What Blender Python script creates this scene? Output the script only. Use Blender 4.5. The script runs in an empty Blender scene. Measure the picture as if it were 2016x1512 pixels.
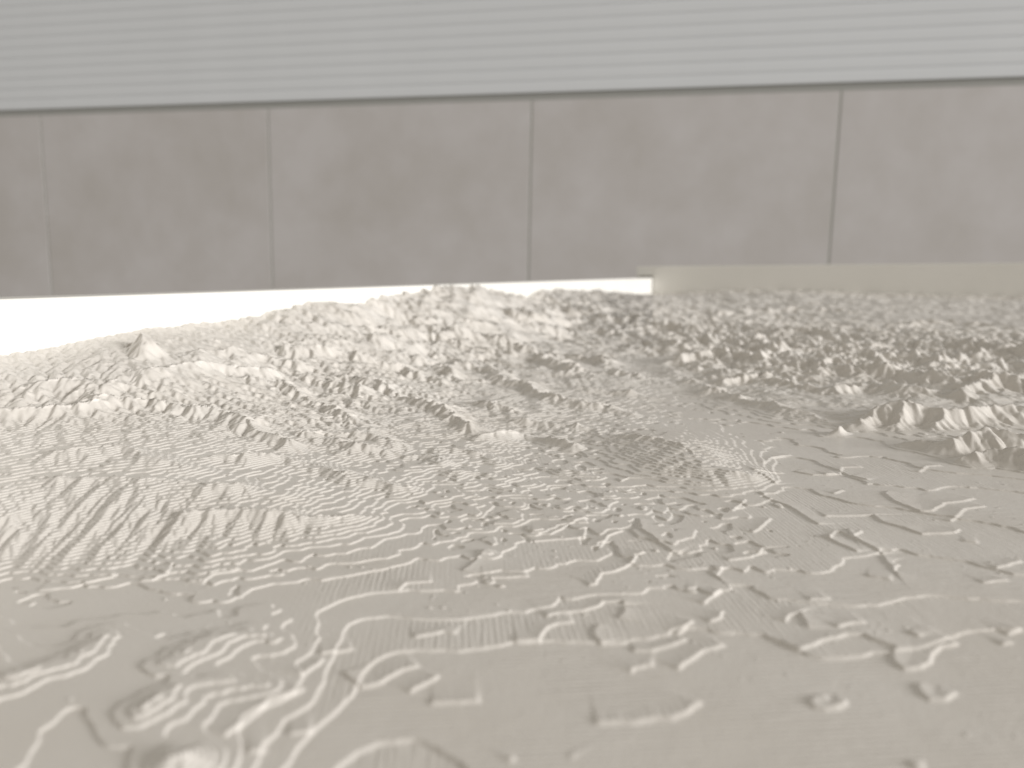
import bpy, math
import numpy as np
from mathutils import Matrix, Vector

scene = bpy.context.scene
COL = scene.collection

# ------------------------------------------------------------------ camera
cam_d = bpy.data.cameras.new('camera')
cam = bpy.data.objects.new('camera', cam_d)
COL.objects.link(cam)
R_ = Vector((0.99998376, -0.00080322, -0.00564303))
U_ = Vector((0.00569991, 0.14091554, 0.99000521))
F_ = Vector((0.0, 0.9900213, -0.14091783))
cam.matrix_world = Matrix(((R_.x, U_.x, -F_.x, 0.0), (R_.y, U_.y, -F_.y, 0.0), (R_.z, U_.z, -F_.z, 0.030), (0, 0, 0, 1)))
cam_d.sensor_fit = 'HORIZONTAL'
cam_d.sensor_width = 36.0
cam_d.lens = 27.04
cam_d.clip_start = 0.002
cam_d.clip_end = 50.0
cam_d.dof.use_dof = True
cam_d.dof.focus_distance = 0.117
cam_d.dof.aperture_fstop = 29.0
scene.camera = cam

# ------------------------------------------------------------------ light
world = bpy.data.worlds.new('World')
scene.world = world
world.use_nodes = True
bg = world.node_tree.nodes['Background']
bg.inputs['Color'].default_value = (1.0, 0.94, 0.85, 1)
bg.inputs['Strength'].default_value = 0.405

def area_lamp(name, loc, target, sx, sy, power, colour, spread=180):
    d = bpy.data.lights.new(name, 'AREA')
    d.shape = 'RECTANGLE'; d.size = sx; d.size_y = sy
    d.energy = power; d.color = colour; d.spread = math.radians(spread)
    o = bpy.data.objects.new(name, d); COL.objects.link(o)
    o.location = loc
    o.rotation_euler = (Vector(target) - Vector(loc)).to_track_quat('-Z', 'Y').to_euler()
    return o
# the window to the right of the map, a little behind the photographer
area_lamp('window_light', (22.0, -9.8, 4.9), (0.05, 0.25, 0.0), 8.5, 5.8, 7900, (1.0, 0.99, 1.0))

scene.render.engine = 'CYCLES'
scene.view_settings.view_transform = 'Standard'
scene.view_settings.look = 'None'
scene.view_settings.exposure = 0.0
scene.view_settings.gamma = 1.0
scene.view_settings.use_curve_mapping = False
scene.cycles.max_bounces = 8
scene.cycles.use_denoising = True

# ------------------------------------------------------------------ helpers
def link(name, me, mat, parent=None, **props):
    o = bpy.data.objects.new(name, me)
    COL.objects.link(o)
    if mat: me.materials.append(mat)
    if parent: o.parent = parent
    for k, v in props.items(): o[k] = v
    return o

def empty(name, loc=(0, 0, 0), **props):
    o = bpy.data.objects.new(name, None)
    o.empty_display_size = 0.05
    COL.objects.link(o); o.location = loc
    for k, v in props.items(): o[k] = v
    return o

def box_bm(boxes, bevel=0.0, seg=2):
    import bmesh
    bm = bmesh.new()
    for (x0, x1, y0, y1, z0, z1) in boxes:
        b = bmesh.new()
        r = bmesh.ops.create_cube(b, size=1.0)
        bmesh.ops.scale(b, vec=(x1 - x0, y1 - y0, z1 - z0), verts=b.verts)
        bmesh.ops.translate(b, vec=((x0 + x1) / 2, (y0 + y1) / 2, (z0 + z1) / 2), verts=b.verts)
        if bevel: bmesh.ops.bevel(b, geom=b.edges[:], offset=bevel, segments=seg, affect='EDGES', profile=0.5)
        me = bpy.data.meshes.new('t'); b.to_mesh(me); b.free(); bm.from_mesh(me); bpy.data.meshes.remove(me)
    me = bpy.data.meshes.new('m')
    bm.to_mesh(me); bm.free()
    return me

class NT:
    def __init__(self, name):
        self.m = bpy.data.materials.new(name); self.m.use_nodes = True
        self.t = self.m.node_tree; self.b = self.t.nodes['Principled BSDF']
    def n(self, typ, **kw):
        nd = self.t.nodes.new(typ)
        for k, v in kw.items(): setattr(nd, k, v)
        return nd
    def l(self, a, b): self.t.links.new(a, b)
    def math(self, op, a, b=None, c=None):
        nd = self.n('ShaderNodeMath', operation=op)
        for i, v in enumerate((a, b, c)):
            if v is None: continue
            if isinstance(v, (int, float)): nd.inputs[i].default_value = v
            else: self.l(v, nd.inputs[i])
        return nd.outputs[0]
    def noise(self, vec, scale, detail=3, rough=0.5):
        nd = self.n('ShaderNodeTexNoise'); nd.inputs['Scale'].default_value = scale
        nd.inputs['Detail'].default_value = detail; nd.inputs['Roughness'].default_value = rough
        self.l(vec, nd.inputs['Vector']); return nd.outputs['Fac']
    def ramp(self, fac, stops):
        nd = self.n('ShaderNodeValToRGB'); e = nd.color_ramp.elements
        while len(e) < len(stops): e.new(0.5)
        for i, (p, c) in enumerate(stops): e[i].position = p; e[i].color = (*c, 1)
        self.l(fac, nd.inputs['Fac']); return nd.outputs['Color']

LAYER = 0.16   # mm, thickness of one printed layer

# ------------------------------------------------------------------ materials
def mat_print():
    T = NT('printed_plastic'); b = T.b
    tc = T.n('ShaderNodeTexCoord')
    mp = T.n('ShaderNodeMapping'); mp.inputs['Scale'].default_value = (1000, 1000, 1000)
    T.l(tc.outputs['Object'], mp.inputs['Vector'])
    P = mp.outputs['Vector']
    sep = T.n('ShaderNodeSeparateXYZ'); T.l(P, sep.inputs[0])
    x, y, z = sep.outputs
    ca, sa = math.cos(math.radians(4)), math.sin(math.radians(4))
    wob = T.math('MULTIPLY', T.noise(P, 0.03, 1), 0.3)
    u = T.math('ADD', T.math('ADD', T.math('MULTIPLY', x, ca), T.math('MULTIPLY', y, sa)), wob)
    v = T.math('ADD', T.math('SUBTRACT', T.math('MULTIPLY', y, ca), T.math('MULTIPLY', x, sa)), wob)
    idx = T.math('ROUND', T.math('DIVIDE', z, LAYER))
    par = T.math('ABSOLUTE', T.math('MODULO', idx, 2.0))
    def lines(c, d, pitch):
        ln = T.math('ABSOLUTE', T.math('SINE', T.math('MULTIPLY', c, math.pi / pitch)))
        cb = T.n('ShaderNodeCombineXYZ'); T.l(T.math('MULTIPLY', c, 1.9), cb.inputs[0]); T.l(T.math('MULTIPLY', d, 0.22), cb.inputs[1])
        return T.math('ADD', T.math('MULTIPLY', ln, 0.35), T.math('MULTIPLY', T.noise(cb.outputs[0], 1.0, 2, 0.6), 1.3))
    mx = T.n('ShaderNodeMix'); mx.data_type = 'FLOAT'
    T.l(par, mx.inputs['Factor']); T.l(lines(v, u, 0.55), mx.inputs['A']); T.l(lines(u, v, 0.55), mx.inputs['B'])
    h = mx.outputs['Result']
    geo = T.n('ShaderNodeNewGeometry'); gs = T.n('ShaderNodeSeparateXYZ'); T.l(geo.outputs['True Normal'], gs.inputs[0])
    flat = T.n('ShaderNodeMapRange'); T.l(gs.outputs[2], flat.inputs['Value'])
    flat.inputs['From Min'].default_value = 0.93; flat.inputs['From Max'].default_value = 0.995
    patch = T.n('ShaderNodeMapRange'); T.l(T.noise(P, 0.11, 3), patch.inputs['Value'])
    patch.inputs['From Min'].default_value = 0.38; patch.inputs['From Max'].default_value = 0.62
    patch.inputs['To Min'].default_value = 0.2
    at_ = T.n('ShaderNodeAttribute'); at_.attribute_name = 'flatland'
    amp = T.math('MULTIPLY', T.math('MULTIPLY', flat.outputs[0], patch.outputs[0]), at_.outputs['Fac'])
    hh = T.math('MULTIPLY', h, amp)
    grain = T.math('MULTIPLY', T.noise(P, 2.2, 4, 0.6), 0.5)
    hh = T.math('ADD', hh, grain)
    bp = T.n('ShaderNodeBump'); bp.inputs['Strength'].default_value = 1.0; bp.inputs['Distance'].default_value = 0.000065
    T.l(hh, bp.inputs['Height']); T.l(bp.outputs['Normal'], b.inputs['Normal'])
    c = T.ramp(T.noise(P, 0.06, 4), [(0.3, (0.695, 0.655, 0.595)), (0.7, (0.73, 0.695, 0.64))])
    T.l(c, b.inputs['Base Color'])
    b.inputs['Roughness'].default_value = 0.32
    b.inputs['Specular IOR Level'].default_value = 0.85
    return T.m

def mat_rail():
    T = NT('white_lacquer'); b = T.b
    tc = T.n('ShaderNodeTexCoord')
    c = T.ramp(T.noise(tc.outputs['Object'], 14, 4), [(0.3, (0.745, 0.73, 0.68)), (0.7, (0.77, 0.755, 0.71))])
    T.l(c, b.inputs['Base Color']); b.inputs['Roughness'].default_value = 0.38
    bp = T.n('ShaderNodeBump'); bp.inputs['Strength'].default_value = 0.25; bp.inputs['Distance'].default_value = 0.0002
    T.l(T.noise(tc.outputs['Object'], 300, 3), bp.inputs['Height']); T.l(bp.outputs['Normal'], b.inputs['Normal'])
    return T.m

def mat_tile():
    T = NT('beige_grey_tile'); b = T.b
    tc = T.n('ShaderNodeTexCoord'); P = tc.outputs['Object']
    geo = T.n('ShaderNodeObjectInfo')
    mp = T.n('ShaderNodeVectorMath', operation='ADD'); T.l(P, mp.inputs[0])
    cmb = T.n('ShaderNodeCombineXYZ'); T.l(T.math('MULTIPLY', geo.outputs['Random'], 40.0), cmb.inputs[1]); T.l(cmb.outputs[0], mp.inputs[1])
    V = mp.outputs[0]
    f = T.math('ADD', T.math('MULTIPLY', T.noise(V, 5.0, 5, 0.55), 0.75), T.math('MULTIPLY', T.noise(V, 17.0, 4, 0.6), 0.25))
    c = T.ramp(f, [(0.36, (0.455, 0.432, 0.410)), (0.50, (0.485, 0.463, 0.448)), (0.62, (0.515, 0.495, 0.485))])
    T.l(c, b.inputs['Base Color']); b.inputs['Roughness'].default_value = 0.55
    b.inputs['Specular IOR Level'].default_value = 0.3
    return T.m

def mat_plain(name, col, rough, nscale=20):
    T = NT(name); b = T.b
    tc = T.n('ShaderNodeTexCoord')
    lo = tuple(v * 0.985 for v in col); hi = tuple(min(1, v * 1.015) for v in col)
    T.l(T.ramp(T.noise(tc.outputs['Object'], nscale, 4), [(0.3, lo), (0.7, hi)]), b.inputs['Base Color'])
    b.inputs['Roughness'].default_value = rough
    b.inputs['Specular IOR Level'].default_value = 0.12
    return T.m

M_PRINT, M_RAIL, M_TILE = mat_print(), mat_rail(), mat_tile()
M_GROUT = mat_plain('grey_grout', (0.40, 0.40, 0.37), 0.9)
M_SLAT = mat_plain('light_grey_slat', (0.61, 0.625, 0.635), 0.8, 6)
M_GAP = mat_plain('painted_gap_shade', (0.34, 0.34, 0.32), 0.8)  # darker grey paints the shade of the gap below the slats

# ------------------------------------------------------------------ the wall behind
WX = Vector((0.97621749, -0.21562343, -0.02249325))
WZ = Vector((0.02245091, -0.00264597, 0.99974445))
WY = WZ.cross(WX)                       # points away from the viewer, into the wall
WO = Vector((0.04830377, 1.80560958, 0.42992597))
WM = Matrix(((WX.x, WY.x, WZ.x, WO.x), (WX.y, WY.y, WZ.y, WO.y), (WX.z, WY.z, WZ.z, WO.z), (0, 0, 0, 1)))

wall = link('wall', box_bm([(-3.2, 2.6, 0.0008, 0.10, -0.75, 1.0)]), M_GROUT, kind='structure')
wall.matrix_world = WM
PITCH, GAP = 0.654, 0.005
tile_me = None
for k in range(-5, 4):
    if tile_me is None:
        tile_me = box_bm([(GAP / 2, PITCH - GAP / 2, 0.0, 0.0012, -0.70, -0.0115)], 0.0003)
        tile_me.materials.append(M_TILE)
    o = bpy.data.objects.new('wall_panel', tile_me); COL.objects.link(o)
    o.parent = wall; o.location = (k * PITCH, 0, 0)

def slat_mesh(x0, x1, pitch, depth):
    n = 10
    prof = []
    for i in range(n + 1):
        t = i / n
        prof.append((-depth * math.sin(math.pi * t) ** 0.8, t * pitch * 0.97))
    vs, fs = [], []
    for x in (x0, x1):
        for (yy, zz) in prof: vs.append((x, yy, zz))
        vs += [(x, 0.006, pitch * 0.97), (x, 0.006, 0.0)]
    m = len(prof) + 2
    for i in range(m):
        j = (i + 1) % m
        fs.append((i, j, m + j, m + i))
    fs.append(tuple(range(m - 1, -1, -1))); fs.append(tuple(range(m, 2 * m)))
    me = bpy.data.meshes.new('slat'); me.from_pydata(vs, [], fs); me.update()
    
    return me

SP = 0.0255
clad = empty('ribbed_cladding', (0, 0, 0),
             label='light grey horizontal ribbed cladding above the tiled wall', category='cladding')
clad.matrix_world = WM
sm = slat_mesh(-3.2, 2.6, SP, 0.0006); sm.materials.append(M_SLAT)
for k in range(22):
    o = bpy.data.objects.new('slat', sm); COL.objects.link(o)
    o.parent = clad; o.location = (0, -0.006, 0.004 + k * SP)
link('gap_shade_backing', box_bm([(-3.2, 2.6, 0.0002, 0.0007, -0.0105, 0.004 + 22 * SP)]), M_GAP, clad)  # sheet behind the slats; its bare lower strip is the painted shadow line

# ------------------------------------------------------------------ the relief map
# map frame: millimetres, the corner of the two visible rails, rail directions
CX, CY = 131.2, 720.0
ANG = math.radians(20.9)
DL = np.array([-math.sin(ANG), -math.cos(ANG)])     # along the left rail, towards the viewer
DR = np.array([math.cos(ANG), -math.sin(ANG)])      # along the far rail, to the right
LEN_L, LEN_R = 900.0, 620.0

# control heights of the printed terrain: x, y, z (mm), mountain roughness, fine busyness
CTRL = [(-32.76,42.565,0.8,0.2,0.12),(-44.592,59.556,1.0,0.2,0.15),(-30.916,42.548,0.8,0.2,0.12),(-35.723,49.857,0.85,0.2,0.15),
(-42.29,59.833,0.85,0.2,0.2),(-50.524,72.301,0.6,0.1,0.2),(-54.171,78.0,1.654,0.4,0.2),(-57.863,84.0,4.248,0.5,0.2),
(-64.293,94.0,5.791,0.3,0.3),(-71.383,105.0,7.316,0.4,0.3),(-79.66,118.0,10.151,1.0,0.3),(-83.418,124.0,12.078,1.1,0.3),
(-88.086,131.5,14.791,0.9,0.2),(-81.849,140.5,15.182,0.8,0.2),(-77.666,145.0,15.539,0.8,0.2),(-70.89,158.0,15.951,0.8,0.2),
(-69.08,172.0,16.598,0.9,0.2),(-23.563,44.371,0.6,0.15,0.1),(-25.664,48.746,0.7,0.2,0.15),(-28.94,55.562,0.8,0.2,0.15),
(-31.933,61.768,0.75,0.2,0.2),(-36.317,70.843,0.6,0.1,0.15),(-38.478,75.375,0.9,0.35,0.2),(-43.401,86.0,3.542,0.5,0.2),
(-48.097,96.0,5.173,0.25,0.3),(-53.333,107.0,6.034,0.3,0.3),(-59.011,119.0,7.428,1.0,0.3),(-65.058,132.0,10.339,1.2,0.3),
(-68.651,140.0,13.852,0.9,0.2),(-18.485,55.821,0.6,0.2,0.12),(-20.351,61.936,0.6,0.2,0.2),(-24.807,76.583,0.9,0.3,0.4),
(-27.95,87.153,2.6,0.45,0.3),(-32.329,101.662,3.6,0.25,0.4),(-36.122,114.2,4.3,0.35,0.3),(-40.288,128.124,6.0,1.2,0.3),
(-46.003,147.0,6.959,1.1,0.3),(-52.241,168.0,10.449,1.2,0.2),(-57.843,187.0,14.464,1.2,0.2),(-60.744,197.0,17.539,1.2,0.2),
(-13.244,92.644,1.3,0.2,0.6),(-15.167,107.013,2.1,0.35,0.7),(-17.46,124.101,2.8,0.6,0.5),(-19.813,141.684,3.8,1.2,0.3),
(-22.524,161.956,5.0,1.2,0.3),(-27.072,195.966,7.0,1.1,0.3),(-32.406,236.0,10.161,1.2,0.2),(-34.941,256.0,16.926,1.3,0.2),
(-36.206,266.0,20.425,1.3,0.2),(-54.575,214.0,19.215,1.0,0.2),(-47.285,234.0,19.979,1.1,0.2),(-21.071,300.0,22.029,1.1,0.2),
(-19.747,280.0,17.433,1.1,0.2),(-6.098,345.0,22.979,1.1,0.2),(38.335,475.0,19.76,1.2,0.2),(3.827,137.105,1.7,0.3,0.8),
(4.416,157.888,2.8,0.9,0.4),(5.248,187.333,2.8,0.7,0.5),(6.957,247.717,4.0,0.8,0.5),(9.147,325.0,6.675,1.1,0.3),
(10.857,385.0,15.027,1.5,0.2),(12.144,430.0,23.656,1.5,0.2),(23.892,186.393,2.2,0.6,0.4),(26.49,207.058,3.3,1.0,0.2),
(32.417,253.959,3.2,0.5,0.5),(38.858,305.0,3.899,0.9,0.3),(47.655,375.0,7.821,1.4,0.2),(57.077,450.0,12.248,1.5,0.2),
(67.127,530.0,17.055,1.3,0.2),(38.82,206.555,2.6,0.9,0.3),(54.264,290.0,3.159,1.1,0.3),(67.165,360.0,6.214,1.4,0.2),
(89.326,480.0,9.331,1.2,0.3),(126.344,680.0,10.502,0.9,0.3),(170.225,660.0,13.389,1.1,0.3),(136.995,530.0,6.96,1.2,0.3),
(94.747,365.404,4.5,1.5,0.2),(69.217,265.999,3.5,1.6,0.2),(55.984,214.468,2.9,1.3,0.2),(228.084,640.0,13.536,1.1,0.3),
(178.674,500.0,6.344,1.2,0.3),(121.694,339.425,5.0,1.6,0.2),(87.596,243.31,4.0,1.6,0.2),(71.213,197.064,3.0,1.2,0.2),
(60.665,167.245,2.0,0.6,0.3),(282.133,620.0,11.682,1.1,0.3),(200.952,440.0,4.599,0.8,0.4),(139.965,305.554,5.3,1.5,0.2),
(109.955,239.225,4.3,1.6,0.2),(89.204,193.333,3.4,1.3,0.2),(78.941,170.576,2.5,0.7,0.2),(340.373,580.0,9.4,1.0,0.3),
(247.33,420.0,4.056,0.5,0.4),(173.92,294.444,5.0,1.4,0.3),(142.855,241.326,5.5,1.6,0.2),(120.407,202.695,4.0,1.5,0.2),
(103.691,173.945,3.0,1.1,0.2),(379.547,570.0,8.754,1.0,0.3),(260.78,390.0,3.161,0.8,0.3),(168.947,251.78,6.0,1.6,0.2),
(140.72,208.976,4.5,1.5,0.2),(119.85,177.277,3.0,1.1,0.2),(140.0,120.0,1.0,0.3,0.1),(160.0,95.0,1.0,0.3,0.1),
(150.0,150.0,1.0,0.3,0.1),(200.0,120.0,1.0,0.3,0.1),(300.0,100.0,1.0,0.3,0.1),(300.0,200.0,1.0,0.3,0.1),  # unseen ground off to the right, added low to keep its shadow away
(400.0,300.0,1.0,0.3,0.1),(120.0,90.0,1.0,0.3,0.1),(425.331,500.0,8.221,1.0,0.3),(195.566,227.867,5.0,1.5,0.2),
(132.008,152.44,3.0,1.1,0.2),(73.386,145.28,1.6,0.7,0.15),(79.329,140.121,1.6,0.8,0.15),(90.955,143.712,1.8,0.8,0.15),
(101.989,148.654,1.8,0.8,0.15),(74.982,124.57,1.3,0.6,0.15),(80.626,120.32,1.4,0.6,0.15),(54.664,185.199,2.2,1.0,0.3),
(64.741,175.469,2.4,1.0,0.3),(67.424,159.257,2.2,0.9,0.3),(56.62,161.944,1.8,0.7,0.3),(87.85,177.182,2.6,1.0,0.3),
(52.378,211.357,2.6,1.2,0.3),(-0.134,43.329,0.07,0.0,0.03),(15.132,43.192,0.07,0.0,0.03),(31.05,43.049,0.07,0.0,0.03),
(39.769,42.971,0.07,0.0,0.03),(39.673,56.118,0.09,0.0,0.03),(58.284,59.92,0.2,0.0,0.03),(19.382,56.369,0.08,0.0,0.03),
(3.535,56.551,0.08,0.0,0.03),(-7.901,52.901,0.09,0.0,0.03),(-12.046,46.64,0.1,0.0,0.03),(-5.167,67.353,0.4,0.0,0.03),
(9.291,70.669,0.4,0.0,0.03),(28.77,70.391,0.4,0.0,0.03),(52.11,76.301,0.55,0.0,0.03),(74.135,83.679,0.6,0.0,0.03),
(39.61,98.359,0.6,0.0,0.03),(53.582,93.308,0.7,0.0,0.03),(71.273,104.108,0.9,0.0,0.03),(39.439,118.643,0.8,0.0,0.03),
(52.29,111.577,0.9,0.0,0.03),(66.995,110.856,1.0,0.0,0.03),(47.112,148.668,1.1,0.0,0.03),(40.558,182.812,1.4,0.0,0.03),
(53.918,130.759,1.1,0.0,0.03),(-15.884,74.168,0.7,0.0,0.03),(-13.175,60.594,0.3,0.0,0.03),(52.365,122.736,1.0,0.0,0.03),
(63.666,118.933,1.0,0.0,0.03),(56.693,133.201,1.1,0.0,0.03),(59.658,129.789,1.1,0.0,0.03),(62.115,125.781,1.1,0.0,0.03),
(65.474,114.915,1.0,0.0,0.03),(69.074,109.333,1.0,0.0,0.03),(72.785,106.412,1.0,0.0,0.03),(57.77,145.248,1.2,0.0,0.03),
(36.134,224.191,1.8,0.0,0.03),(14.801,89.947,0.7,0.15,0.8),(21.927,86.35,0.6,0.15,0.8),(4.167,86.364,0.7,0.15,0.7),
(-3.393,82.723,0.8,0.15,0.9),(-5.946,78.554,0.6,0.15,0.5),(5.793,120.336,1.0,0.15,0.5),(-0.647,104.55,1.2,0.15,1.0),
(11.901,102.407,1.0,0.15,1.0),(12.036,126.186,1.3,0.15,1.0),(-4.76,119.883,2.0,0.15,0.8),(23.908,147.289,1.5,0.15,1.0),
(45.367,137.048,1.0,0.12,0.5),(43.389,165.294,1.3,0.12,0.6),(49.294,132.592,1.0,0.1,0.4),(57.569,144.744,1.3,0.35,0.4),
(55.986,151.165,1.6,0.5,0.4),(56.485,120.845,1.0,0.08,0.35),(53.289,168.712,1.8,0.5,0.5),(44.921,209.328,2.2,0.5,0.5),
(27.262,118.266,2.6,0.55,0.35),(25.568,125.841,2.6,0.55,0.35),(29.651,111.963,2.1,0.55,0.35),(21.318,116.221,1.9,0.55,0.35),
(35.068,107.329,0.6,0.1,0.3),(22.27,101.988,0.7,0.1,0.3),(15.072,110.542,1.0,0.1,0.3),(40.152,134.981,1.0,0.1,0.3),
(31.89,147.559,1.2,0.1,0.3)]
# crest lines of the sharper ranges: slope of the flanks, then x, y, z (mm)
RIDGE = [(0.35,[(-20.83,42.6,1.3),(-20.25,42.69,1.3)]),
(0.28,[(-26.22,54.77,1.2),(-24.42,59.1,1.1),(-21.56,60.43,1.1),(-18.39,59.64,0.8)]),
(0.28,[(-24.63,48.83,1.2),(-23.74,51.63,1.1),(-20.87,52.75,1.05),(-17.34,52.1,0.8)]),
(0.28,[(-36.66,52.47,1.3),(-34.09,55.05,1.1),(-33.58,59.22,1.1)]),
(0.22,[(17.31,134.3,2.2),(23.93,126.16,2.8),(28.33,116.06,2.7),(31.21,106.74,1.9)]),
(0.62,[(65.19,142.35,2.6),(72.04,146.9,4.3),(77.22,148.55,5.6),(80.79,143.17,4.6),(89.32,144.58,4.6),(100.06,144.75,5.0)]),
(0.6,[(77.22,148.55,5.6),(70.8,140.16,2.6)]),
(0.6,[(80.79,143.17,4.6),(76.04,135.88,2.0)]),
(0.55,[(66.25,125.65,1.8),(71.23,124.14,3.3),(77.99,124.47,4.9),(83.31,121.13,4.7)]),
(0.55,[(68.94,115.65,2.0),(74.66,116.2,3.2),(79.16,112.56,4.0)]),
(0.75,[(57.66,136.86,2.75),(58.44,137.16,2.5)]),
(0.45,[(16.46,202.36,2.6),(26.6,207.98,3.6),(37.21,201.53,3.0)]),
(0.45,[(124.62,222.74,5.2),(154.92,256.53,8.2),(150.5,225.08,7.8)]),
(0.42,[(87.98,281.33,6.0),(116.15,318.24,7.6),(122.27,292.37,7.4),(128.42,276.17,6.2)]),
(0.5,[(50.45,235.8,5.0),(67.27,246.01,5.8),(75.37,230.62,5.4)]),
(0.5,[(72.95,198.47,4.8),(93.25,202.57,5.8),(102.93,185.69,5.6)]),
(0.55,[(98.58,167.32,4.6),(115.64,182.35,6.2),(120.84,177.42,6.2)]),
(0.95,[(-73.26,150.0,19.38)]),
(0.6,[(-77.36,114.56,10.5),(-70.19,118.01,10.09),(-66.15,122.34,10.16)]),
(0.5,[(-68.31,123.39,10.66),(-60.18,127.1,9.94),(-50.07,127.1,8.41),(-41.1,120.29,6.67),(-34.56,114.32,5.37)]),
(0.5,[(-54.03,150.92,10.96),(-45.67,152.85,8.61),(-35.26,143.13,6.54),(-28.01,135.45,5.47)]),
(0.45,[(-35.73,168.86,8.55),(-24.38,160.15,6.37),(-14.79,149.01,4.95),(-7.14,135.45,3.77)]),
(0.55,[(-65.38,138.94,13.77),(-58.93,150.92,13.01),(-49.74,159.81,10.55)]),
(0.45,[(-53.99,182.26,14.24),(-40.78,187.75,11.81),(-28.54,188.55,8.52),(-17.55,178.06,6.08)]),
(0.42,[(-21.96,224.35,8.11),(-8.02,208.74,5.38),(4.99,178.06,4.15),(12.14,162.2,3.66)]),
(0.42,[(-26.01,250.49,13.86),(-9.87,260.24,11.42),(6.95,247.33,5.69),(16.01,214.58,4.55)]),
(0.4,[(44.67,195.88,2.92),(50.96,172.48,2.59),(56.57,155.79,2.54),(62.01,146.19,2.29)]),
(0.3,[(2.08,143.43,2.86),(11.33,138.65,2.29)]),
(0.3,[(-12.8,119.52,2.96),(-4.66,117.26,2.45)]),
(0.3,[(11.1,162.89,3.01),(24.94,153.82,2.12)]),
(0.3,[(-22.34,103.26,3.12),(-14.16,99.6,2.29)]),
(0.3,[(-7.96,107.73,2.25),(0.07,106.59,1.75)]),
(0.3,[(5.45,113.11,1.56),(12.42,107.05,1.56)]),
(0.3,[(-8.2,156.79,4.13),(0.17,151.24,3.46)]),
(0.3,[(18.72,184.59,3.12),(31.04,177.3,2.31)]),
(0.38,[(-63.51,101.31,7.04),(-55.3,103.92,6.74),(-44.09,100.45,5.73)]),
(0.38,[(-41.32,105.69,5.53),(-32.81,108.19,4.52),(-22.84,102.39,3.36)]),
(0.38,[(-56.0,92.87,5.71),(-44.88,93.27,5.22),(-33.95,94.46,4.18)]),
(0.38,[(-29.74,119.78,4.65),(-19.68,117.26,3.51),(-11.38,113.11,2.84)]),
(0.45,[(-37.1,84.96,3.53),(-31.16,86.23,3.4),(-24.13,86.23,2.75),(-18.47,87.33,2.24)]),
(0.45,[(42.56,373.95,10.37),(62.3,373.95,9.03),(73.32,344.28,7.2),(83.62,322.38,6.44)]),
(0.45,[(-1.5,316.96,15.66),(22.7,371.58,13.05),(46.87,412.26,13.77)]),
(0.45,[(-33.47,121.83,5.49),(-25.73,123.91,4.59),(-16.92,120.29,3.64)]),
(0.45,[(-5.14,130.38,3.14),(2.81,132.89,2.58),(9.48,126.3,2.16)]),
(0.5,[(-78.99,124.97,12.75),(-72.75,128.73,12.62),(-65.58,131.49,11.75)]),
(0.5,[(-44.23,162.89,9.37),(-37.68,162.54,8.28),(-29.36,152.52,6.5)]),
(0.45,[(-27.93,202.64,8.92),(-19.86,202.21,6.9),(-13.35,185.77,5.63)]),
(0.5,[(-64.67,155.46,15.11),(-58.68,167.79,13.87),(-50.83,171.03,11.8)]),
(0.42,[(-43.33,213.67,16.36),(-32.94,240.6,13.75),(-17.36,244.2,10.19)]),
(0.42,[(13.77,252.09,5.18),(24.58,243.17,4.38),(32.05,227.22,3.73)]),
(0.4,[(92.71,217.32,5.97),(115.58,231.59,6.61),(121.28,216.86,6.58)]),
(0.4,[(63.53,288.73,5.52),(85.08,297.43,6.25),(86.51,254.78,6.2)]),
(0.4,[(122.51,450.66,7.42),(180.35,495.77,8.15),(210.89,462.27,7.26)]),
(0.4,[(169.88,346.48,6.51),(221.32,393.48,5.75),(234.93,358.43,5.36)]),
(0.5,[(52.9,192.59,3.71),(64.75,197.55,4.3),(68.83,180.33,4.06)]),
(0.5,[(74.18,175.8,4.07),(86.38,181.87,4.35),(90.67,171.39,4.04)])]
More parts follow.
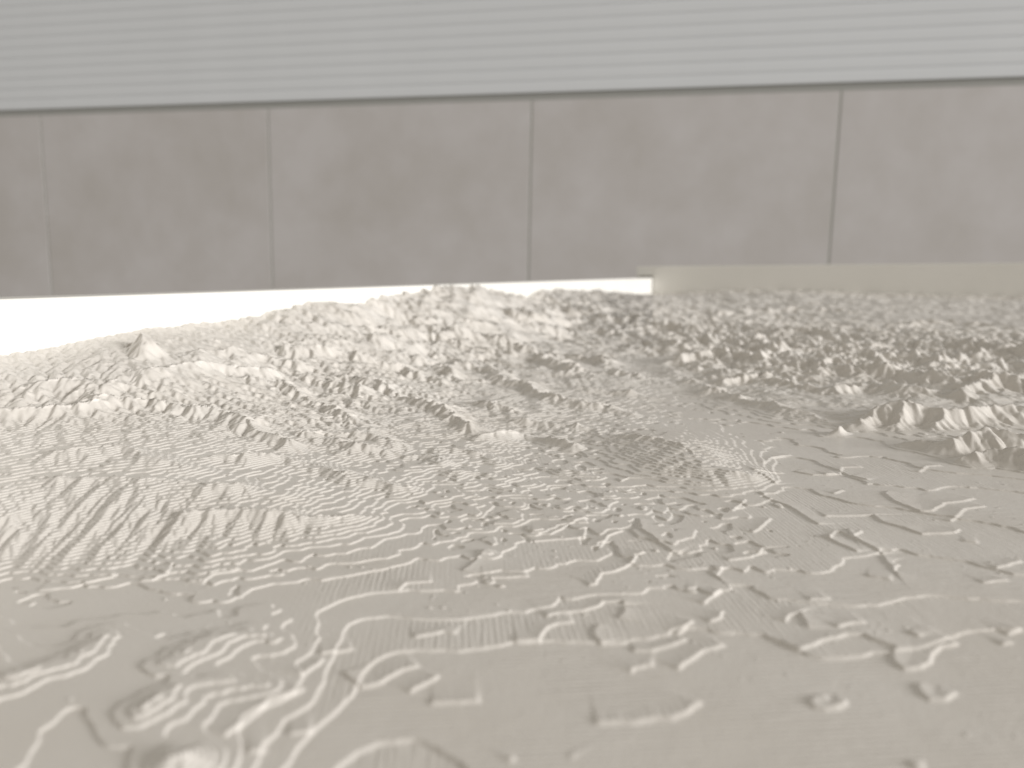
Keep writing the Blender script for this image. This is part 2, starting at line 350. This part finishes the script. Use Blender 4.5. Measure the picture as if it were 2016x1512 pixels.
# single-layer steps of the plain (mm); ground to the left of each line is one layer higher
SCARP = [[(-0.12,59.49),(2.17,59.55),(2.52,60.91),(3.0,62.04),(3.9,62.61),(5.46,62.89)],
[(2.73,63.83),(4.02,64.53),(6.32,65.13),(7.79,66.07),(8.35,66.94),(10.01,67.14),(10.11,66.26)],
[(10.02,66.26),(9.67,64.77),(9.05,63.54)],
[(7.5,62.76),(6.77,61.61),(6.7,60.12),(7.3,58.87)],
[(9.3,57.9),(11.12,57.88),(12.73,58.8),(13.9,59.41),(14.48,60.12)],
[(8.79,54.54),(9.29,55.3),(10.33,55.68),(10.89,55.52)],
[(12.35,55.03),(13.84,56.44),(15.19,57.91),(16.26,58.41),(17.42,58.92)],
[(13.74,60.59),(14.66,61.89),(15.83,63.15)],
[(16.8,62.65),(18.16,63.63),(18.8,65.17)],
[(17.19,66.38),(18.32,67.71),(19.92,69.43)],
[(22.55,57.49),(24.15,58.49),(26.29,59.7),(27.77,60.23),(29.15,60.3),(29.41,59.66),(30.14,58.59),(30.58,58.07),(29.81,57.07),(29.41,55.86),(29.68,54.84),(31.14,55.05),(32.22,55.82),(33.42,57.44),(34.49,58.28),(36.43,58.95)],
[(22.48,51.37),(21.31,51.18),(20.77,50.52),(20.95,49.8),(21.53,49.47),(22.46,49.59),(23.36,50.23),(23.56,51.02)],
[(30.16,53.18),(29.41,52.48),(29.12,51.43),(29.31,50.56),(30.45,50.68),(32.06,51.61)],
[(5.23,48.03),(7.96,48.01),(9.77,48.53),(10.8,48.52),(11.99,49.19),(13.41,50.73)],
[(7.06,70.34),(7.92,70.7),(8.85,73.23),(10.48,74.01),(12.31,75.91),(13.37,78.21),(14.28,79.11)],
[(-3.25,72.11),(1.75,72.68)],
[(-10.81,69.15),(-10.3,70.71),(-7.65,71.17)],
[(1.71,82.16),(4.56,82.77),(8.03,83.38),(8.66,86.88)],
[(1.76,84.68),(4.37,84.47),(6.64,87.83),(9.3,90.27)],
[(27.48,84.77),(28.33,85.63),(31.53,90.26)],
[(35.53,84.11),(35.31,82.59),(36.75,78.44)],
[(35.48,82.59),(37.04,84.95),(38.06,85.29)],
[(38.81,86.35),(38.16,82.87),(40.46,85.42)],
[(37.55,85.47),(39.29,78.1)],
[(37.82,90.54),(42.92,90.84),(44.12,91.02),(43.97,88.49),(45.55,86.23),(46.4,83.92),(48.59,84.23),(50.41,84.37),(51.96,85.76)],
[(52.07,88.34),(53.84,89.85),(56.51,92.84),(59.97,93.83)],
[(50.79,101.36),(49.64,99.68),(49.29,96.22),(50.32,91.92),(51.87,91.89),(55.18,95.0),(58.38,96.04),(60.61,97.35)],
[(35.63,109.09),(37.0,104.43)],
[(33.28,101.22),(33.62,97.89),(35.08,95.39),(36.12,87.5)],
[(38.86,115.61),(41.45,119.82),(45.29,121.46)],
[(35.07,109.67),(40.27,110.71)],
[(45.4,109.44),(48.1,109.67),(49.82,113.18),(53.15,113.41)],
[(41.81,111.86),(43.93,109.47),(47.61,109.39)],
[(48.84,108.8),(50.51,106.0)],
[(59.81,109.99),(62.48,112.9),(65.09,113.45)],
[(42.9,99.81),(45.31,101.47)],
[(-18.7,45.81),(-17.84,48.09),(-17.15,50.26),(-15.8,51.17),(-15.0,52.25)],
[(-15.83,53.55),(-15.57,54.43),(-14.9,55.57),(-14.79,56.77)],
[(-15.49,57.19),(-12.7,58.25)],
[(-13.16,54.78),(-11.21,52.7),(-9.82,53.26),(-8.58,55.12),(-7.11,55.88)],
[(-7.56,51.83),(-6.43,53.23),(-5.42,54.47)],
[(-6.13,50.47),(-2.21,50.76)],
[(-8.45,60.13),(-6.62,60.84),(-5.81,61.2),(-4.71,60.82)],
[(-1.91,79.52),(-3.25,78.78),(-3.96,76.58),(-5.21,73.84)],
[(-45.25,69.4),(-42.33,70.19),(-40.24,71.76),(-39.07,72.38)],
[(-36.56,71.33),(-35.13,71.44),(-34.14,72.56),(-34.7,75.23)],
[(-29.76,70.38),(-29.6,72.5),(-27.19,73.5)],
[(23.33,62.56),(24.52,64.05),(25.38,64.56),(24.93,61.38)],
[(27.19,61.35),(29.1,62.29),(30.44,62.37)],
[(32.8,61.0),(33.56,59.61)],
[(19.72,74.14),(20.07,72.54),(21.43,74.79)],
[(22.08,76.18),(25.0,77.15),(26.68,79.06),(27.35,80.61)],
[(15.21,90.56),(14.86,85.87),(15.74,83.25),(16.92,79.22),(17.84,78.44)],
[(9.38,80.11),(11.0,84.18),(12.98,85.9)],
[(39.02,78.11),(38.51,75.93),(38.15,73.59),(39.7,75.49)],
[(39.42,58.66),(40.93,59.08)],
[(49.53,81.86),(51.28,81.01)],
[(40.96,60.43),(43.09,61.34)],
[(48.39,73.71),(52.57,75.71)],
[(44.95,70.53),(48.25,71.11)],
[(-0.38,43.8),(0.25,44.56)],
[(3.3,44.79),(3.74,44.27)],
[(24.24,44.08),(24.35,43.07),(25.14,42.82)],
[(34.64,72.59),(37.0,71.27)],
[(26.87,66.69),(29.35,67.1)],
[(16.05,69.13),(17.4,68.76)],
[(-16.93,44.46),(-15.5,44.97)],
[(-15.01,46.6),(-13.16,47.16)],
[(27.18,92.35),(28.74,94.42),(30.7,97.71)]]

rng = np.random.RandomState(7)
PERM = np.concatenate([rng.permutation(512)] * 3).astype(np.int32)
GA = (rng.rand(512) * 2 * np.pi).astype(np.float32)
GX, GY = np.cos(GA), np.sin(GA)
VA = rng.rand(512).astype(np.float32) * 2 - 1
VB = rng.rand(512).astype(np.float32)

def hsh(ix, iy, s): return PERM[PERM[(ix + s * 37) & 511] + (iy & 511)]

def perlin(x, y, s=0):
    fx0, fy0 = np.floor(x), np.floor(y)
    ix, iy = fx0.astype(np.int32), fy0.astype(np.int32)
    fx, fy = (x - fx0).astype(np.float32), (y - fy0).astype(np.float32)
    u, v = fx * fx * fx * (fx * (fx * 6 - 15) + 10), fy * fy * fy * (fy * (fy * 6 - 15) + 10)
    def g(ax, ay):
        h = hsh(ix + ax, iy + ay, s); return GX[h] * (fx - ax) + GY[h] * (fy - ay)
    a = g(0, 0); a = a + u * (g(1, 0) - a)
    b = g(0, 1); b = b + u * (g(1, 1) - b)
    return (a + v * (b - a)) * 1.5

def vnoise(x, y, s=0):          # bilinear cells, like the squares of an elevation grid
    fx0, fy0 = np.floor(x), np.floor(y)
    ix, iy = fx0.astype(np.int32), fy0.astype(np.int32)
    fx, fy = (x - fx0).astype(np.float32), (y - fy0).astype(np.float32)
    v = lambda ax, ay: VA[hsh(ix + ax, iy + ay, s)]
    a = v(0, 0) * (1 - fx) + v(1, 0) * fx
    b = v(0, 1) * (1 - fx) + v(1, 1) * fx
    return a * (1 - fy) + b * fy

def gullies(x, y, dx, dy, s):   # ridges and gullies that run down the slope
    fx0, fy0 = np.floor(x), np.floor(y)
    ix, iy = fx0.astype(np.int32), fy0.astype(np.int32)
    fx, fy = (x - fx0).astype(np.float32), (y - fy0).astype(np.float32)
    vc = np.zeros_like(fx); vs = np.zeros_like(fx); ws = np.zeros_like(fx)
    for i in (-1, 0, 1, 2):
        for j in (-1, 0, 1, 2):
            h = hsh(ix + i, iy + j, s)
            px = fx - (i + 0.5 * VB[h]); py = fy - (j + 0.5 * VB[(h * 7 + 3) & 511])
            w = np.exp(-2.0 * (px * px + py * py))
            ph = (px * dx + py * dy) * np.float32(2 * np.pi)
            vc += np.cos(ph) * w; vs += np.sin(ph) * w; ws += w
    return vc / ws, -vs / ws

def sstep(a, b, x):
    t = np.clip((x - a) / (b - a), 0, 1); return t * t * (3 - 2 * t)

# --- interpolate the survey points (multiquadric in azimuth / log distance, so near and far are equally dense)
cp = np.array(CTRL, dtype=np.float64)
def prm(x, y): return np.arctan2(x, y) * 1.6, 0.5 * np.log(x * x + y * y)
cu, cv = prm(cp[:, 0], cp[:, 1])
def phi(d2, c): return np.sqrt(d2 + c * c)
K = phi((cu[:, None] - cu) ** 2 + (cv[:, None] - cv) ** 2, 0.06)
n = len(cp)
A = np.zeros((n + 1, n + 1)); A[:n, :n] = K - np.eye(n) * 0.012; A[:n, n] = 1; A[n, :n] = 1
rhs = np.zeros((n + 1, 3)); rhs[:n] = cp[:, 2:5]
Wt = np.linalg.solve(A, rhs)
def survey(x, y, cols=(0, 1, 2)):
    u, v = prm(x, y); u = u.astype(np.float32); v = v.astype(np.float32)
    out = [np.full(x.shape, Wt[n, c], dtype=np.float32) for c in cols]
    for k in range(n):
        q = np.sqrt((u - np.float32(cu[k])) ** 2 + (v - np.float32(cv[k])) ** 2 + np.float32(0.0036))
        for a, c in zip(out, cols): a += np.float32(Wt[k, c]) * q
    return out

def mountain(x, y):
    far = sstep(150, 260, np.hypot(x, y))
    a = 1 - 2 * np.abs(perlin(x / 15 + 3.1, y / 15, 1))
    c = 1 - 2 * np.abs(perlin(x / 34 + 1.7, y / 34 + 4.2, 3))
    return 0.5 * (c - 0.35) * far + (0.35 + 0.15 * far) * (a - 0.35)

def ridges(x, y, e):
    r_ = np.hypot(x, y); k_ = np.clip(r_ / 130, 0.5, 2.2).astype(np.float32)
    wx = k_ * (1.7 * perlin(x / 11, y / 11, 61) + 0.8 * perlin(x / 4.3, y / 4.3, 62))
    wy = k_ * (1.7 * perlin(x / 11, y / 11, 63) + 0.8 * perlin(x / 4.3, y / 4.3, 64))
    drop = 0.55 * k_ * (perlin(x / 6.5, y / 6.5, 65) - 0.25)
    x = x + wx; y = y + wy
    e = e.copy()
    for slope, pts in RIDGE:
        P = np.array(pts, dtype=np.float32)
        R = (P[:, 2].max() + 2.5) / slope
        m = np.nonzero((x > P[:, 0].min() - R) & (x < P[:, 0].max() + R) & (y > P[:, 1].min() - R) & (y < P[:, 1].max() + R))
        if len(m[0]) == 0: continue
        xs, ys, es = x[m], y[m], e[m]
        tent = np.full(xs.shape, -50, np.float32)
        for k in range(max(1, len(P) - 1)):
            p, q_ = P[k], P[min(k + 1, len(P) - 1)]
            d = q_[:2] - p[:2]; l2 = max(float(d @ d), 1e-6)
            tt = np.clip(((xs - p[0]) * d[0] + (ys - p[1]) * d[1]) / l2, 0, 1)
            dist = np.hypot(xs - (p[0] + tt * d[0]), ys - (p[1] + tt * d[1]))
            tent = np.maximum(tent, p[2] + tt * (q_[2] - p[2]) - slope * dist)
        v = np.clip((tent + drop[m] - es) / 0.35, -12, 30)
        e[m] = es + 0.35 * np.log1p(np.exp(v))
    return e

# --- the grid: a fan of columns and rows, finest where the map is nearest
th = np.concatenate([np.linspace(-180, -39, 36, endpoint=False), np.linspace(-39, 39, 860, endpoint=False), np.linspace(39, 76, 90, endpoint=False), np.linspace(76, 180, 24, endpoint=False)])
th = np.radians(th)
ROWS = 1480
ct, st = np.cos(th), np.sin(th)
nl = np.array([DR[0], DR[1]]); nf = -np.array([-DL[0], -DL[1]])
dl = -(CX * nl[0] + CY * nl[1])                     # camera side distance to the left rail
df = CX * (-DL[0]) + CY * (-DL[1])
def lim(dist, ca):
    return np.where(ca > 1e-6, dist / np.maximum(ca, 1e-6), 1e9)
d_left = -(CX * DR[0] + CY * DR[1]); d_left = abs(d_left)
c_left = -(st * DR[0] + ct * DR[1]); c_far = -(st * DL[0] + ct * DL[1])
rmax = np.minimum(np.minimum(lim(d_left, c_left), lim(df, c_far)), np.minimum(lim(LEN_R - d_left, -c_left), lim(LEN_L - df, -c_far)))
r0 = 26.0
# row spacing (mm) against distance: finest over the foothills, where the layers show
kr = np.array([26, 45, 62, 75, 120, 165, 230, 400, 1400.0]); kd = np.array([0.25, 0.20, 0.14, 0.10, 0.12, 0.16, 0.32, 0.85, 3.5])
fine = np.exp(np.linspace(np.log(r0), np.log(1400), 6000))
dens = 1.0 / np.interp(fine, kr, kd)
cum = np.concatenate([[0], np.cumsum(0.5 * (dens[1:] + dens[:-1]) * np.diff(fine))])
cmax = np.interp(rmax, fine, cum)
s = np.linspace(0, 1, ROWS)
rr = np.interp(s[:, None] * cmax[None, :], cum, fine)
X = (rr * st[None, :]).astype(np.float32); Y = (rr * ct[None, :]).astype(np.float32)

E, rough, busy = survey(X, Y)
rough = np.clip(rough, 0, 3); busy = np.clip(busy, 0.03, 1.2)
e = np.float32(0.3)
lift = ridges(X, Y, E) - E
rough = np.maximum(rough, 0.85 * sstep(0.15, 1.2, lift))
far = sstep(150, 260, rr).astype(np.float32)
def base(x, y):
    b = survey(x, y, (0,))[0]
    return ridges(x, y, b) + rough * mountain(x, y)
h = base(X, Y)
gx = (base(X + e, Y) - h) / e
gy = (base(X, Y + e) - h) / e
for o, (lam, amp) in enumerate(((6.5, 0.55), (3.1, 0.34), (1.7, 0.20), (0.95, 0.10))):
    sl = np.sqrt(gx * gx + gy * gy) + 1e-5
    dx, dy = -gy / sl, gx / sl
    c_, s_ = gullies(X / lam + o * 5.3, Y / lam, dx, dy, 11 + o)
    f = amp * np.clip(rough, 0, 2.4) * sstep(0.0, 0.30, sl + 0.14 * far) * sstep(0.003, 0.012, lam / rr).astype(np.float32)
    f = f * (far if o == 0 else 1 + 0.15 * far)
    h = h + f * c_
    k2 = f * s_ * (2 * np.pi / lam) * 0.8
    gx = gx + k2 * dx; gy = gy + k2 * dy
# low hummocks between the ranges
hum = 0.5 * (1 - 2 * np.abs(perlin(X / 5.2, Y / 5.2, 51))) + 0.3 * perlin(X / 2.4, Y / 2.4, 52)
hum2 = (1 - 2.2 * np.abs(perlin(X / 15, Y / 15, 53))) + 0.5 * (1 - 2 * np.abs(perlin(X / 7.5, Y / 7.5, 54)))
h = h + np.clip(rough, 0, 1.2) * (0.35 * hum + 0.85 * far * (hum2 - 0.4))

# small unevenness of plain and built-up land
L = np.float32(LAYER)
h = h + L * (0.5 * perlin(X / 24, Y / 24, 21) + 0.2 * perlin(X / 9, Y / 9, 22))
h = h + L * busy * (1.3 * vnoise(X / 2.6, Y / 2.6, 23) + 1.0 * vnoise(X / 1.1, Y / 1.1, 24))

# --- cut into printed layers
di = np.abs(np.gradient(h, axis=0)); dj = np.abs(np.gradient(h, axis=1))
spc = np.maximum(di, dj) / L
dr = np.gradient(rr, axis=0); 
slope = np.maximum(di / dr, dj / (rr * np.maximum(np.gradient(th)[None, :], 1e-5)))
w = np.clip(np.maximum(slope * 0.09 / L, 1.4 * spc), 0.004, 1.0).astype(np.float32)
q = h / L; fl = np.floor(q); fr = q - fl
z = L * (fl + sstep(0, 1, np.clip((fr - (1 - w)) / w, 0, 1)) * (w < 0.8) + np.clip((fr - (1 - w)) / w, 0, 1) * (w >= 0.8))
edge = sstep(0.0, 0.1, fr - (1 - w)) * (w < 0.5)
zit = sstep(0.55, 0.8, perlin(X / 0.45, Y / 0.45, 31)) * 0.07
z = z + zit * edge
spk = sstep(0.62, 0.8, perlin(X / 0.6, Y / 0.6, 33)) * sstep(0.12, 0.4, perlin(X / 7.0, Y / 7.0, 34))
z = z + 0.10 * spk * (rr > 55) * (1 - sstep(0.1, 0.6, rough))

# --- single steps traced across the plain
for pl in SCARP:
    P = np.array(pl, dtype=np.float32)
    x0, y0 = P.min(0) - 7; x1, y1 = P.max(0) + 7
    m = np.nonzero((X > x0) & (X < x1) & (Y > y0) & (Y < y1))
    if len(m[0]) == 0: continue
    xs, ys = X[m], Y[m]
    wob = 0.12 * perlin(xs / 1.3, ys / 1.3, 41)
    best = np.full(xs.shape, 1e9, np.float32); side = np.zeros_like(best); along = np.zeros_like(best)
    seg = np.hypot(*(P[1:] - P[:-1]).T); tot = seg.sum(); acc = 0
    for k in range(len(P) - 1):
        a, b = P[k], P[k + 1]; d = b - a; ln = max(seg[k], 1e-3); d = d / ln
        t = np.clip((xs - a[0]) * d[0] + (ys - a[1]) * d[1], 0, ln)
        qx, qy = xs - (a[0] + t * d[0]), ys - (a[1] + t * d[1])
        dist = np.hypot(qx, qy)
        sd = np.where(d[0] * qy - d[1] * qx >= 0, dist, -dist)
        u = dist < best - 1e-6
        best = np.where(u, dist, best); side = np.where(u, sd, side); along = np.where(u, acc + t, along)
        acc += seg[k]
    cell = np.maximum(dr[m], rr[m] * 0.00158).astype(np.float32)
    ww = np.maximum(0.06, 0.8 * cell)
    sd = side + wob
    up = sstep(-ww, ww, sd) * np.exp(-np.clip(sd, 0, None) / (0.9 + 0.06 * tot))
    ends = sstep(0, 0.5, along) * sstep(0, 0.5, tot - along)
    z[m] += 0.20 * up * ends

# --- mesh
nr, nc = z.shape
co = np.stack([X, Y, z], -1).reshape(-1, 3) * 0.001
i = np.arange(nr - 1)[:, None] * nc; j = np.arange(nc)[None, :]; j2 = (j + 1) % nc
quads = np.stack([i + j, i + j2, i + nc + j2, i + nc + j], -1).reshape(-1, 4)
# skirt down to the base of the print
bot = co[(nr - 1) * nc:].copy(); bot[:, 2] = -0.010
co = np.concatenate([co, bot, [[0, 0, float(z[0].mean()) * 0.001]]])
jj = np.arange(nc); jk = (jj + 1) % nc
skirt = np.stack([(nr - 1) * nc + jj, (nr - 1) * nc + jk, nr * nc + jk, nr * nc + jj], -1)
tris = np.stack([np.full(nc, len(co) - 1), jk, jj], -1)
quads = np.concatenate([quads, skirt])[:, ::-1]
tris = tris[:, ::-1]
loops = np.concatenate([quads.ravel(), tris.ravel()]).astype(np.int32)
starts = np.concatenate([np.arange(len(quads)) * 4, len(quads) * 4 + np.arange(len(tris)) * 3]).astype(np.int32)
tot_ = np.concatenate([np.full(len(quads), 4), np.full(len(tris), 3)]).astype(np.int32)
me = bpy.data.meshes.new('terrain')
me.vertices.add(len(co)); me.vertices.foreach_set('co', co.astype(np.float32).ravel())
me.loops.add(len(loops)); me.loops.foreach_set('vertex_index', loops)
me.polygons.add(len(starts)); me.polygons.foreach_set('loop_start', starts); me.polygons.foreach_set('loop_total', tot_)
me.polygons.foreach_set('use_smooth', np.ones(len(starts), dtype=bool))
me.update(calc_edges=True)
fa = me.attributes.new('flatland', 'FLOAT', 'POINT')
fl_ = np.zeros(len(co), np.float32); fl_[:nr * nc] = (1 - sstep(0.02, 0.22, rough)).ravel()
fa.data.foreach_set('value', fl_)

relief = empty('relief_map', (0, 0, 0),
               label='white 3D-printed mountain relief map in a white frame', category='relief map')
link('terrain', me, M_PRINT, relief)

# --- frame: local x along the far rail, local y along the left rail away from the viewer
FM = Matrix(((DR[0], -DL[0], 0, CX * 0.001), (DR[1], -DL[1], 0, CY * 0.001), (0, 0, 1, 0), (0, 0, 0, 1)))
TH, ZL, ZR = 0.0153, 0.0262, 0.0369
left = link('frame_rail', box_bm([(-TH, -0.0002, -LEN_L * 0.001, -0.0003, -0.012, ZL)], 0.0006, 3), M_RAIL, relief,
            label='low frame rail with its brightly lit inner face')
left.matrix_world = FM
far = link('frame_rail', box_bm([(0.0, LEN_R * 0.001, 0.0002, TH, -0.012, ZR), (-TH, 0.0, 0.0002, TH - 0.0004, ZL + 0.0019, ZR - 0.00002), (-TH + 0.0004, 0.0, 0.004, TH - 0.001, -0.012, ZL + 0.0019)], 0.0004, 3), M_RAIL, relief,
           label='taller frame rail in shade along the far side')
far.matrix_world = FM
